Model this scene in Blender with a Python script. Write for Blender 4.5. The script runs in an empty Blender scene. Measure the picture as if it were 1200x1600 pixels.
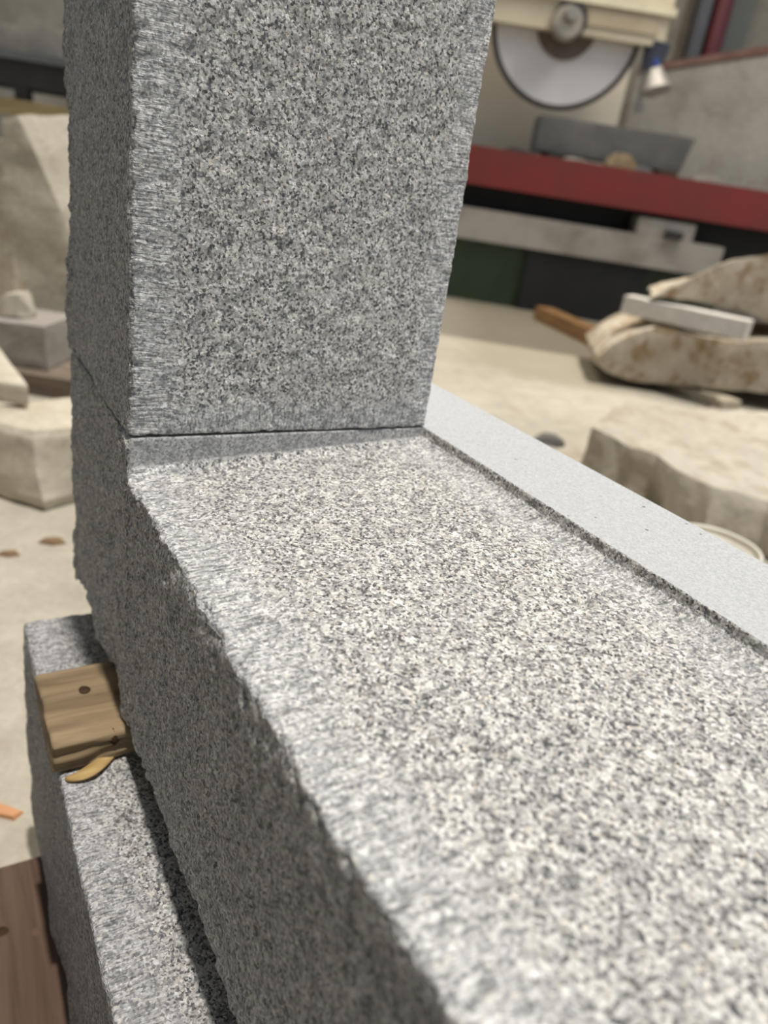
import bpy, bmesh, math, random
import numpy as np
from mathutils import Vector, Matrix, noise as mnoise

# ------------------------------------------------------------------ camera, sky, sun, exposure
SC = bpy.context.scene
F_PX = 1181.69
CAM = np.array([0.41372962, -0.09265333, 0.15579489])
R = np.array([[0.48640088, 0.86173679, 0.14430482],
              [0.42062116, -0.08617936, -0.90313396],
              [-0.76582767, 0.49998282, -0.40438245]])      # rows: right, down, forward
cam_data = bpy.data.cameras.new('camera')
cam = bpy.data.objects.new('camera', cam_data)
SC.collection.objects.link(cam)
cam_data.sensor_fit = 'HORIZONTAL'
cam_data.sensor_width = 36.0
cam_data.lens = 36.0 * F_PX / 1200.0
cam_data.clip_start = 0.01
cam_data.dof.use_dof = True
cam_data.dof.focus_distance = 0.38
cam_data.dof.aperture_fstop = 9.0
M4 = Matrix.Identity(4)
for i in range(3):
    M4[i][0] = R[0][i]; M4[i][1] = -R[1][i]; M4[i][2] = -R[2][i]; M4[i][3] = CAM[i]
cam.matrix_world = M4
SC.camera = cam

world = bpy.data.worlds.new('world')
SC.world = world
world.use_nodes = True
wbg = world.node_tree.nodes['Background']
wbg.inputs[0].default_value = (0.78, 0.88, 1.0, 1)
wbg.inputs[1].default_value = 0.70

sun_data = bpy.data.lights.new('sun', 'SUN')
sun_data.energy = 3.6
sun_data.angle = math.radians(1.2)
sun_data.color = (1.0, 0.965, 0.915)
sun = bpy.data.objects.new('sun', sun_data)
SC.collection.objects.link(sun)
SUN_DIR = Vector((0.15, 0.015, 1.0)).normalized()
sun.rotation_euler = SUN_DIR.to_track_quat('Z', 'Y').to_euler()
sun.location = (2, 0, 6)

for lx_, ly_ in ((-2.0, 3.35), (-4.4, 1.7)):          # added fill lights above the frame, brightening the saw area under the roof
    ld = bpy.data.lights.new('added_fill_light', 'AREA')
    ld.shape = 'RECTANGLE'; ld.size = 2.4; ld.size_y = 0.5
    ld.energy = 70.0; ld.color = (1.0, 0.93, 0.82)
    lo = bpy.data.objects.new('added_fill_light', ld)
    SC.collection.objects.link(lo)
    lo.location = (lx_, ly_, 3.2)

SC.view_settings.view_transform = 'Standard'
SC.view_settings.look = 'None'
SC.view_settings.gamma = 1.0
SC.view_settings.use_curve_mapping = False
SC.view_settings.exposure = 0.0

# ------------------------------------------------------------------ the yard's own axes
# a = along the saw bench, b = away from the camera on the ground, z = up; ZF = yard floor
ZF = -0.49
H2 = np.array([-0.83734535, 0.54667428])
U2 = np.array([0.54667428, 0.83734535])
ROTZ = math.atan2(U2[1], U2[0])

def W3(a, b, z):
    q = CAM[:2] + U2 * a + H2 * b
    return Vector((q[0], q[1], z))

def ray(x, y):
    return R.T @ np.array([(x - 600) / F_PX, (y - 800) / F_PX, 1.0])

def S(x, y, b):
    """where the sight line through a photo point meets the upright plane at distance b -> (a, z)"""
    d = ray(x, y)
    P = d * b / (d[:2] @ H2)
    return P[:2] @ U2, P[2] + CAM[2]

def G(x, y, z=ZF):
    """where the sight line meets the level z -> (a, b)"""
    d = ray(x, y)
    P = d * ((z - CAM[2]) / d[2])
    return P[:2] @ U2, P[:2] @ H2

# ------------------------------------------------------------------ materials
def new_mat(name):
    m = bpy.data.materials.new(name)
    m.use_nodes = True
    nt = m.node_tree
    b = nt.nodes['Principled BSDF']
    return m, nt, b

def N(nt, t, **kw):
    n = nt.nodes.new(t)
    for k, v in kw.items():
        if k in n.inputs:
            n.inputs[k].default_value = v
        else:
            setattr(n, k, v)
    return n

def ramp(nt, fac, stops, interp='LINEAR'):
    r = nt.nodes.new('ShaderNodeValToRGB')
    r.color_ramp.interpolation = interp
    e = r.color_ramp.elements
    while len(e) < len(stops):
        e.new(0.5)
    for i, (p, c) in enumerate(stops):
        e[i].position = p
        e[i].color = (c[0], c[1], c[2], 1) if hasattr(c, '__len__') else (c, c, c, 1)
    nt.links.new(fac, r.inputs[0])
    return r.outputs[0]

def mix(nt, fac, a, b, blend='MIX'):
    n = nt.nodes.new('ShaderNodeMix')
    n.data_type = 'RGBA'; n.blend_type = blend
    for s, v in ((0, fac), (6, a), (7, b)):
        if hasattr(v, 'is_linked'):
            nt.links.new(v, n.inputs[s])
        elif s == 0:
            n.inputs[0].default_value = v
        else:
            n.inputs[s].default_value = (v[0], v[1], v[2], 1)
    return n.outputs[2]

def math_(nt, op, a, b=0.0, clamp=False):
    n = nt.nodes.new('ShaderNodeMath'); n.operation = op; n.use_clamp = clamp
    for s, v in ((0, a), (1, b)):
        if hasattr(v, 'is_linked'):
            nt.links.new(v, n.inputs[s])
        else:
            n.inputs[s].default_value = v
    return n.outputs[0]

def coords(nt, scale=(1, 1, 1)):
    tc = nt.nodes.new('ShaderNodeTexCoord')
    mp = nt.nodes.new('ShaderNodeMapping')
    mp.inputs['Scale'].default_value = scale
    nt.links.new(tc.outputs['Object'], mp.inputs[0])
    return mp.outputs[0]

def noise_tex(nt, vec, scale, detail=2.0, rough=0.5, dist=0.0):
    n = N(nt, 'ShaderNodeTexNoise', Scale=scale, Detail=detail, Roughness=rough, Distortion=dist)
    nt.links.new(vec, n.inputs['Vector'])
    return n.outputs['Fac']

def granite(name='tooled_granite', tone_all=1.0):
    m, nt, b = new_mat(name)
    v = coords(nt)
    def attr(name):
        a = nt.nodes.new('ShaderNodeAttribute'); a.attribute_name = name
        return a.outputs['Fac']
    tool_y, tool_z, sawn = attr('tool_y'), attr('tool_z'), attr('sawn')
    tooled = math_(nt, 'MAXIMUM', tool_y, tool_z)
    # bent coordinates so that the grains are not tidy cells
    nz = N(nt, 'ShaderNodeTexNoise', Scale=450.0, Detail=2.0)
    nt.links.new(v, nz.inputs['Vector'])
    sub = N(nt, 'ShaderNodeVectorMath', operation='SUBTRACT'); nt.links.new(nz.outputs['Color'], sub.inputs[0]); sub.inputs[1].default_value = (0.5, 0.5, 0.5)
    scl = N(nt, 'ShaderNodeVectorMath', operation='SCALE'); nt.links.new(sub.outputs[0], scl.inputs[0]); scl.inputs['Scale'].default_value = 0.0020
    add = N(nt, 'ShaderNodeVectorMath', operation='ADD'); nt.links.new(v, add.inputs[0]); nt.links.new(scl.outputs[0], add.inputs[1])
    vw = add.outputs[0]
    vo = N(nt, 'ShaderNodeTexVoronoi', Scale=800.0); nt.links.new(vw, vo.inputs['Vector'])
    sep = nt.nodes.new('ShaderNodeSeparateColor'); nt.links.new(vo.outputs['Color'], sep.inputs[0])
    grain = ramp(nt, sep.outputs[0], [(0.0, (0.06, 0.06, 0.065)), (0.12, (0.13, 0.13, 0.132)), (0.30, (0.32, 0.315, 0.305)),
                                      (0.55, (0.50, 0.49, 0.465)), (0.80, (0.66, 0.64, 0.60)), (1.0, (0.82, 0.81, 0.78))])
    warm = ramp(nt, sep.outputs[1], [(0.86, (1, 1, 1)), (0.97, (1.0, 0.93, 0.84))])
    grain = mix(nt, 1.0, grain, warm, 'MULTIPLY')
    # clots of dark mica between the feldspar
    clot = noise_tex(nt, v, 330.0, 4.5, 0.70)
    dark = ramp(nt, clot, [(0.36, 1.0), (0.47, 0.0)])
    grain = mix(nt, math_(nt, 'MULTIPLY', dark, 0.72), grain, (0.085, 0.085, 0.09))
    light = ramp(nt, clot, [(0.52, 0.0), (0.70, 1.0)])
    grain = mix(nt, math_(nt, 'MULTIPLY', light, 0.45), grain, (0.70, 0.69, 0.66))
    broad = noise_tex(nt, v, 22.0, 3.0)
    tone = ramp(nt, broad, [(0.3, (0.94, 0.93, 0.92)), (0.7, (1.07, 1.055, 1.03))])
    grain = mix(nt, 1.0, grain, tone, 'MULTIPLY')
    mid = noise_tex(nt, v, 120.0, 3.0, 0.6)
    grain = mix(nt, 1.0, grain, ramp(nt, mid, [(0.30, (0.66, 0.66, 0.67)), (0.48, (1.0, 1.0, 1.0)), (0.70, (1.16, 1.155, 1.14))]), 'MULTIPLY')
    # crushed pale tool lines in the drafted margins
    sy = noise_tex(nt, coords(nt, (640, 110, 640)), 1.0, 2.5, 0.6)
    sz = noise_tex(nt, coords(nt, (640, 640, 110)), 1.0, 2.5, 0.6)
    for s_, t_ in ((sy, tool_y), (sz, tool_z)):
        grain = mix(nt, math_(nt, 'MULTIPLY', t_, 0.40), grain, (0.50, 0.50, 0.50))
        lines_ = ramp(nt, s_, [(0.34, (0.46, 0.46, 0.47)), (0.46, (0.92, 0.92, 0.92)), (0.60, (1.22, 1.22, 1.21))])
        grain = mix(nt, t_, grain, mix(nt, 1.0, grain, lines_, 'MULTIPLY'))
    # sawn strip and seat: fine grey, small pores
    vs = N(nt, 'ShaderNodeTexVoronoi', Scale=950.0); nt.links.new(vw, vs.inputs['Vector'])
    ss = nt.nodes.new('ShaderNodeSeparateColor'); nt.links.new(vs.outputs['Color'], ss.inputs[0])
    fine = ramp(nt, ss.outputs[0], [(0.0, (0.39, 0.395, 0.395)), (1.0, (0.50, 0.50, 0.495))])
    pore = noise_tex(nt, v, 150.0, 1.0)
    fine = mix(nt, ramp(nt, pore, [(0.23, 1.0), (0.26, 0.0)]), fine, (0.16, 0.16, 0.17))
    fine = mix(nt, math_(nt, 'SUBTRACT', 1.0, math_(nt, 'GREATER_THAN', sawn, 0.75)), fine, mix(nt, 0.55, grain, (0.30, 0.30, 0.30)))
    col = mix(nt, math_(nt, 'GREATER_THAN', sawn, 0.25), grain, fine)
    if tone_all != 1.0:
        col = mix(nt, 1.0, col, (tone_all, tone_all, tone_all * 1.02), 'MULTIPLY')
    nt.links.new(col, b.inputs['Base Color'])
    b.inputs['Specular IOR Level'].default_value = 0.35
    rg = ramp(nt, sep.outputs[2], [(0.0, 0.25), (0.04, 0.3), (0.06, 0.75), (1.0, 0.85)])
    nt.links.new(rg, b.inputs['Roughness'])
    # relief
    hh = math_(nt, 'ADD', math_(nt, 'MULTIPLY', noise_tex(nt, vw, 420.0, 4.0, 0.6), 1.0), math_(nt, 'MULTIPLY', clot, 1.3))
    hl = math_(nt, 'ADD', math_(nt, 'MULTIPLY', sy, tool_y), math_(nt, 'MULTIPLY', sz, tool_z))
    hh = math_(nt, 'ADD', math_(nt, 'MULTIPLY', hh, math_(nt, 'SUBTRACT', 1.0, math_(nt, 'MULTIPLY', tooled, 0.55))), math_(nt, 'MULTIPLY', hl, 1.9))
    hh = math_(nt, 'MULTIPLY', hh, math_(nt, 'SUBTRACT', 1.0, math_(nt, 'MULTIPLY', math_(nt, 'GREATER_THAN', sawn, 0.25), 0.85)))
    bp = N(nt, 'ShaderNodeBump', Strength=0.9, Distance=0.0011)
    nt.links.new(hh, bp.inputs['Height'])
    nt.links.new(bp.outputs[0], b.inputs['Normal'])
    return m

def stone(name, c1, c2, c3=None, scale=9.0, bump=0.006, fine=60.0):
    m, nt, b = new_mat(name)
    v = coords(nt)
    n1 = noise_tex(nt, v, scale, 5.0, 0.6, 0.4)
    col = ramp(nt, n1, [(0.34, c1), (0.66, c2)])
    if c3:
        n3 = noise_tex(nt, v, scale * 1.7, 4.0, 0.6)
        col = mix(nt, ramp(nt, n3, [(0.50, 0.0), (0.64, 0.8)]), col, c3)
    n2 = noise_tex(nt, v, fine, 4.0, 0.65)
    col = mix(nt, 1.0, col, ramp(nt, n2, [(0.3, (0.86, 0.86, 0.86)), (0.7, (1.1, 1.1, 1.1))]), 'MULTIPLY')
    nt.links.new(col, b.inputs['Base Color'])
    b.inputs['Roughness'].default_value = 0.9
    b.inputs['Specular IOR Level'].default_value = 0.2
    bp = N(nt, 'ShaderNodeBump', Strength=0.6, Distance=bump)
    nt.links.new(math_(nt, 'ADD', n1, math_(nt, 'MULTIPLY', n2, 0.4)), bp.inputs['Height'])
    nt.links.new(bp.outputs[0], b.inputs['Normal'])
    return m

def wood(name, c1, c2, axis='X', scale=1.0):
    m, nt, b = new_mat(name)
    sc = {'X': (9, 110, 110), 'Y': (110, 9, 110), 'Z': (110, 110, 9)}[axis]
    v = coords(nt, tuple(q * scale for q in sc))
    n1 = noise_tex(nt, v, 1.0, 4.0, 0.6, 0.5)
    n2 = noise_tex(nt, coords(nt, tuple(q * scale * 0.25 for q in sc)), 1.0, 3.0, 0.5, 1.0)
    col = ramp(nt, n1, [(0.30, c1), (0.70, c2)])
    col = mix(nt, 1.0, col, ramp(nt, n2, [(0.3, (0.72, 0.70, 0.68)), (0.7, (1.12, 1.1, 1.06))]), 'MULTIPLY')
    nt.links.new(col, b.inputs['Base Color'])
    b.inputs['Roughness'].default_value = 0.8
    b.inputs['Specular IOR Level'].default_value = 0.2
    bp = N(nt, 'ShaderNodeBump', Strength=0.5, Distance=0.001)
    nt.links.new(n1, bp.inputs['Height'])
    nt.links.new(bp.outputs[0], b.inputs['Normal'])
    return m

def paint(name, c, rough=0.6, metal=0.0, wear=None, scale=7.0, amount=0.5):
    m, nt, b = new_mat(name)
    v = coords(nt)
    n1 = noise_tex(nt, v, scale, 5.0, 0.6, 0.3)
    w = wear or tuple(q * 0.6 for q in c)
    col = mix(nt, math_(nt, 'MULTIPLY', ramp(nt, n1, [(0.42, 0.0), (0.68, 1.0)]), amount), c, w)
    nt.links.new(col, b.inputs['Base Color'])
    b.inputs['Roughness'].default_value = rough
    b.inputs['Metallic'].default_value = metal
    return m

GRANITE = granite()
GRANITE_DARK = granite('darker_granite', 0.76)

# ------------------------------------------------------------------ helpers for objects
def tag(o, label=None, cat=None, group=None, kind=None):
    if label: o['label'] = label
    if cat: o['category'] = cat; o['kind'] = 'thing'
    if group: o['group'] = group
    if kind: o['kind'] = kind
    return o

def link(name, me, mat, parent=None, loc=None, rotz=0.0):
    o = bpy.data.objects.new(name, me)
    SC.collection.objects.link(o)
    if mat: me.materials.append(mat)
    if parent: o.parent = parent
    if loc is not None: o.location = loc
    if rotz: o.rotation_euler = (0, 0, rotz)
    return o

def empty(name, loc, rotz, label, cat, group=None):
    o = bpy.data.objects.new(name, None)
    SC.collection.objects.link(o)
    o.location = loc; o.rotation_euler = (0, 0, rotz)
    o.empty_display_size = 0.05
    return tag(o, label, cat, group)

# vectorised value noise
def _hash(ix, iy, iz, seed):
    h = (ix * 374761393 + iy * 668265263 + iz * 2147483647 + seed * 1274126177) & 0xFFFFFFFF
    h = ((h ^ (h >> 13)) * 1274126177) & 0xFFFFFFFF
    h = ((h ^ (h >> 16)) * 2246822519) & 0xFFFFFFFF
    return ((h ^ (h >> 15)) & 0xFFFFFF) / float(0xFFFFFF)

def vnoise(P, freq, seed=0):
    Q = P * freq
    I = np.floor(Q).astype(np.int64); Fr = Q - I
    Fr = Fr * Fr * (3 - 2 * Fr)
    out = 0
    for dx in (0, 1):
        for dy in (0, 1):
            for dz in (0, 1):
                w = (Fr[:, 0] if dx else 1 - Fr[:, 0]) * (Fr[:, 1] if dy else 1 - Fr[:, 1]) * (Fr[:, 2] if dz else 1 - Fr[:, 2])
                out = out + w * _hash(I[:, 0] + dx, I[:, 1] + dy, I[:, 2] + dz, seed)
    return out * 2 - 1

def fbm(P, freq, seed=0, oct=3):
    s, a = 0, 1.0
    for k in range(oct):
        s = s + a * vnoise(P, freq * 2 ** k, seed + 17 * k); a *= 0.5
    return s

def box_grid(xs, ys, zs):
    """surface of a box as one welded quad grid"""
    idx, verts, faces = {}, [], []
    nx, ny, nz = len(xs) - 1, len(ys) - 1, len(zs) - 1
    def vid(i, j, k):
        key = (i, j, k)
        if key not in idx:
            idx[key] = len(verts); verts.append((xs[i], ys[j], zs[k]))
        return idx[key]
    for i in range(nx):
        for j in range(ny):
            faces.append((vid(i, j, 0), vid(i, j + 1, 0), vid(i + 1, j + 1, 0), vid(i + 1, j, 0)))
            faces.append((vid(i, j, nz), vid(i + 1, j, nz), vid(i + 1, j + 1, nz), vid(i, j + 1, nz)))
    for i in range(nx):
        for k in range(nz):
            faces.append((vid(i, 0, k), vid(i + 1, 0, k), vid(i + 1, 0, k + 1), vid(i, 0, k + 1)))
            faces.append((vid(i, ny, k), vid(i, ny, k + 1), vid(i + 1, ny, k + 1), vid(i + 1, ny, k)))
    for j in range(ny):
        for k in range(nz):
            faces.append((vid(0, j, k), vid(0, j, k + 1), vid(0, j + 1, k + 1), vid(0, j + 1, k)))
            faces.append((vid(nx, j, k), vid(nx, j + 1, k), vid(nx, j + 1, k + 1), vid(nx, j, k + 1)))
    return np.array(verts), faces

def lines(*segs):
    """grid lines from (start, end, step) spans"""
    out = []
    for s, e, st in segs:
        n = max(1, int(round((e - s) / st)))
        out += [s + (e - s) * t / n for t in range(n)]
    out.append(segs[-1][1])
    return out

def round_box(V, lo, hi, r):
    lo, hi = np.array(lo) + r, np.array(hi) - r
    c = np.clip(V, lo, hi)
    d = V - c
    L = np.linalg.norm(d, axis=1)
    k = L > 1e-9
    nd = np.abs(d[k]).max(axis=1)
    out = V.copy()
    out[k] = c[k] + d[k] / L[k][:, None] * nd[:, None]
    return out

def grid_mesh(name, V, faces, attrs=None, smooth=True):
    me = bpy.data.meshes.new(name)
    me.from_pydata([tuple(p) for p in V], [], faces)
    if smooth:
        me.polygons.foreach_set('use_smooth', [True] * len(me.polygons))
    for an, vals in (attrs or {}).items():
        a = me.attributes.new(an, 'FLOAT', 'POINT')
        a.data.foreach_set('value', np.asarray(vals, dtype=np.float32))
    me.update()
    return me

def sstep(e0, e1, x):
    t = np.clip((x - e0) / (e1 - e0), 0, 1)
    return t * t * (3 - 2 * t)

# ------------------------------------------------------------------ structure: floor, wall, roof, plus an added shading roof and wall
def flat_box(bm, x0, x1, y0, y1, z0, z1):
    vs = [bm.verts.new(p) for p in ((x0, y0, z0), (x1, y0, z0), (x1, y1, z0), (x0, y1, z0), (x0, y0, z1), (x1, y0, z1), (x1, y1, z1), (x0, y1, z1))]
    for q in ((0, 3, 2, 1), (4, 5, 6, 7), (0, 1, 5, 4), (1, 2, 6, 5), (2, 3, 7, 6), (3, 0, 4, 7)):
        bm.faces.new([vs[i] for i in q])

def bm_obj(name, bm, mat, parent=None, loc=None, rotz=0.0, bevel=0.0, smooth=False):
    if bevel:
        es = [e for e in bm.edges if len(e.link_faces) == 2 and e.calc_face_angle(0) > 0.5]
        bmesh.ops.bevel(bm, geom=es, offset=bevel, segments=2, affect='EDGES', profile=0.7)
    bmesh.ops.recalc_face_normals(bm, faces=bm.faces)
    me = bpy.data.meshes.new(name)
    bm.to_mesh(me); bm.free()
    if smooth:
        me.polygons.foreach_set('use_smooth', [True] * len(me.polygons))
    return link(name, me, mat, parent, loc, rotz)

YARD = W3(0, 0, 0)

def floor_mat():
    m, nt, b = new_mat('yard_concrete')
    v = coords(nt)
    n1 = noise_tex(nt, v, 1.6, 5.0, 0.6, 0.3)
    n2 = noise_tex(nt, v, 14.0, 5.0, 0.65)
    n3 = noise_tex(nt, v, 90.0, 3.0, 0.6)
    col = ramp(nt, n1, [(0.32, (0.34, 0.305, 0.245)), (0.68, (0.45, 0.41, 0.335))])
    col = mix(nt, 1.0, col, ramp(nt, n2, [(0.3, (0.85, 0.84, 0.82)), (0.7, (1.1, 1.09, 1.07))]), 'MULTIPLY')
    col = mix(nt, 1.0, col, ramp(nt, n3, [(0.3, (0.92, 0.92, 0.92)), (0.7, (1.06, 1.06, 1.06))]), 'MULTIPLY')
    # scattered earthy stains
    st = noise_tex(nt, v, 5.5, 3.0, 0.5, 0.6)
    col = mix(nt, math_(nt, 'MULTIPLY', ramp(nt, st, [(0.64, 0.0), (0.74, 1.0)]), 0.6), col, (0.24, 0.17, 0.11))
    # damp, slurry-stained strip in front of the saw
    gx = nt.nodes.new('ShaderNodeSeparateXYZ'); nt.links.new(v, gx.inputs[0])
    edge = math_(nt, 'ADD', gx.outputs[1], math_(nt, 'MULTIPLY', noise_tex(nt, v, 2.2, 3.0), 0.5))
    wet = ramp(nt, math_(nt, 'MULTIPLY', edge, 0.2), [(0.64, 0.0), (0.67, 1.0)])
    nearp = ramp(nt, math_(nt, 'MULTIPLY', gx.outputs[0], 1.0), [(0.05, 0.0), (0.35, 1.0)])
    wet = math_(nt, 'MULTIPLY', wet, nearp)
    col = mix(nt, math_(nt, 'MULTIPLY', wet, 0.75), col, (0.27, 0.235, 0.17))
    nt.links.new(col, b.inputs['Base Color'])
    nt.links.new(ramp(nt, wet, [(0, 0.85), (1, 0.55)]), b.inputs['Roughness'])
    b.inputs['Specular IOR Level'].default_value = 0.25
    bp = N(nt, 'ShaderNodeBump', Strength=0.4, Distance=0.004)
    nt.links.new(math_(nt, 'ADD', n2, n3), bp.inputs['Height'])
    nt.links.new(bp.outputs[0], b.inputs['Normal'])
    return m

bm = bmesh.new(); flat_box(bm, -9.0, 9.0, -6.0, 7.6, ZF - 0.12, ZF)
tag(bm_obj('floor', bm, floor_mat(), None, YARD, ROTZ), kind='structure')
WALL_MAT = stone('wall_plaster', (0.33, 0.305, 0.26), (0.40, 0.37, 0.32), (0.28, 0.25, 0.21), 1.4, 0.006, 25.0)
bm = bmesh.new(); flat_box(bm, -6.0, 6.0, 7.3, 7.5, ZF, 3.3)
tag(bm_obj('wall_back', bm, WALL_MAT, None, YARD, ROTZ), kind='structure')
ROOF_B = 3.15
bm = bmesh.new(); flat_box(bm, -6.0, 6.0, ROOF_B, 7.6, 3.3, 3.45)
tag(bm_obj('ceiling', bm, paint('roof_sheet', (0.62, 0.61, 0.58), 0.7), None, YARD, ROTZ), kind='structure')

bm = bmesh.new(); flat_box(bm, -3.2, 6.5, -5.0, -0.42, 2.6, 2.75)  # unseen side roof, added to keep sky light off the sill's outer face
tag(bm_obj('ceiling', bm, paint('added_shade_roof', (0.40, 0.40, 0.41), 0.7)), kind='structure')
bm = bmesh.new(); flat_box(bm, -3.2, 6.5, -5.2, -5.0, ZF, 2.75)  # unseen wall, added to darken the side the outer face looks at
tag(bm_obj('added_shade_wall', bm, WALL_MAT), kind='structure')

# ------------------------------------------------------------------ the granite window surround
# jamb stone standing on the sill's seat
W = 0.2; D = 0.2
HB = -0.1968
xs = lines((-D, -D + 0.006, 0.001), (-D + 0.006, -0.006, 0.0035), (-0.006, 0.0, 0.001))
ys = lines((0, 0.006, 0.001), (0.006, W - 0.006, 0.0022), (W - 0.006, W, 0.001))
zs = lines((0, 0.006, 0.001), (0.006, 0.26, 0.0022), (0.26, 0.96, 0.02))
V, FC = box_grid(xs, ys, zs)
V0 = V.copy()
V = round_box(V, (-D, 0, 0), (0, W, 0.97), 0.003)
n3 = np.stack([fbm(V0, 190, 3), fbm(V0, 190, 5), fbm(V0, 190, 7)], 1)
l3 = np.stack([fbm(V0, 16, 13), fbm(V0, 16, 15), fbm(V0, 16, 17)], 1)
back = sstep(-D + 0.05, -D, V0[:, 0])
left = sstep(0.01, 0.0, V0[:, 1])
seat = sstep(0.012, 0.003, V0[:, 2])
amp_n = 0.00055 + 0.0008 * back
amp_l = 0.0006 + 0.0010 * left * sstep(-0.02, -0.12, V0[:, 0]) + 0.0018 * back
dd = n3 * amp_n[:, None] + l3 * amp_l[:, None]
dd[:, 2] *= (1 - seat)
# nicked arrises: pull material in along the edges that show
edge = np.maximum.reduce([sstep(0.004, 0, np.abs(V0[:, 0]) + np.abs(V0[:, 1])), sstep(0.004, 0, np.abs(V0[:, 0]) + np.abs(V0[:, 1] - W)),
                          sstep(0.004, 0, np.abs(V0[:, 0]) + np.abs(V0[:, 2]))])
nick = np.clip(fbm(V0, 240, 31) - 0.1, 0, 1) * edge * 0.0011
V = V + dd
cen = np.array([-D / 2, W / 2, 0.0])
inw = np.stack([np.full(len(V), -1.0), np.sign(W / 2 - V0[:, 1]), 0.6 * np.ones(len(V))], 1)
V = V + inw * nick[:, None]
# the bed joint: a rim a little proud of the bearing area leaves a dark open line
rim = np.minimum.reduce([V0[:, 0] + D, -V0[:, 0], V0[:, 1], W - V0[:, 1]])
low = V0[:, 2] < 0.0005
V[low, 2] = np.where(rim[low] > 0.008, 0.0006, 0.0026 + 0.0008 * fbm(V0[low], 90, 41))
y, z, x = V0[:, 1], V0[:, 2], V0[:, 0]
front = sstep(-0.004, -0.001, x)
wob = 0.006 * vnoise(V0, 30, 51)
ml = sstep(0.031, 0.012, y + wob); mr = sstep(W - 0.026, W - 0.010, y + wob)
mb = sstep(0.024, 0.008, z + wob) * (1 - np.maximum(ml, mr))
tool_y = front * np.maximum(ml, mr) * 0.95
tool_z = np.maximum(front * mb * 0.9, (1 - front) * 0.45 * (y < 0.01))
me = grid_mesh('jamb_stone', V, FC, dict(tool_y=tool_y, tool_z=tool_z, sawn=np.zeros(len(V))))
jamb = link('jamb_stone', me, GRANITE)
tag(jamb, 'upright grey granite jamb stone standing on the sill, tooled along its edges', 'stone block')

# sill with weathered slope, seat under the jamb, raised strip along the inner side
S1, S2, WS = 0.0239, 0.0079, 0.0774
xs = lines((-D, -D + 0.006, 0.0012), (-D + 0.006, -0.004, 0.004), (-0.004, 0.0, 0.001), (0.0, 0.0009, 0.000075), (0.0009, 0.012, 0.0006), (0.012, 0.40, 0.0023), (0.40, 0.76, 0.010))
ys = lines((0, 0.006, 0.001), (0.006, W - 0.012, 0.0023), (W - 0.012, W - 0.001, 0.0006), (W - 0.001, W, 0.00014), (W, W + 0.004, 0.0008), (W + 0.004, W + WS - 0.004, 0.004), (W + WS - 0.004, W + WS, 0.001))
zs = lines((HB, HB + 0.006, 0.0015), (HB + 0.006, -0.006, 0.0026), (-0.006, 0.0, 0.001))
V, FC = box_grid(xs, ys, zs)
V0 = V.copy()
V = round_box(V, (-D, 0, HB), (0.76, W + WS, 0), 0.0022)
x, y, z = V0[:, 0], V0[:, 1], V0[:, 2]
slope = -S1 + (S1 - S2) * np.clip(y / W, 0, 1)
def cove(d):                      # 1 on the seat, 0 out on the slope, hollow fillet at the foot of the step
    step = np.clip(1 - d / 0.0009, 0, 1)
    fil = np.where(d > 0, 0.34 * np.clip(1 - d / 0.007, 0, 1) ** 2, 1.0)
    return np.maximum(step, fil)
wobx = 0.0
t = np.maximum(cove(x + wobx), np.where(x > 0, cove((W - y) * 0.9 + wobx), 1.0))
t = np.where((x <= 0) | (y >= W), np.maximum(t, 1.0), t)
top = slope * (1 - t)
rel = np.clip((z - HB) / (0 - HB), 0, 1)
V[:, 2] = V[:, 2] + rel * top
VD = V.copy()
n3 = np.stack([fbm(VD, 190, 3), fbm(VD, 190, 5), fbm(VD, 190, 7)], 1)
l3 = np.stack([fbm(VD, 22, 23), fbm(VD, 22, 25), fbm(VD, 22, 27)], 1)
isleft = sstep(0.006, 0.0, y)
lowz = sstep(-0.10, HB, z)
back = sstep(-D + 0.05, -D, x)
strip = sstep(-0.0005, 0.0008, y - W) * sstep(-0.003, -0.001, z)
seat = (x < 0.0010) & (x > -0.19) & (z > -0.0015) & (y < W + 0.001)
ntop = (z > -0.002)
amp_n = 0.0005 + 0.0006 * isleft + 0.0006 * back * lowz
amp_l = 0.0005 + 0.0007 * isleft + 0.0018 * isleft * lowz + 0.0016 * back * lowz + 0.0010 * back
flatk = 1 - np.maximum(strip, seat * 1.0) * 0.97
V = V + n3 * (amp_n * flatk)[:, None] + l3 * (amp_l * flatk)[:, None]
edge = sstep(0.006, 0, np.abs(y) + np.abs(z)) * (x > -0.002)
nick = np.clip(fbm(V0, 150, 33) - 0.05, 0, 1) * edge * 0.0018
V[:, 1] += nick; V[:, 2] -= nick * 0.6
edge = sstep(0.007, 0, np.abs(y) + np.abs(z - HB))
nick = np.clip(fbm(V0, 70, 35) - 0.0, 0, 1) * edge * 0.007
V[:, 1] += nick; V[:, 2] += nick
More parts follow.
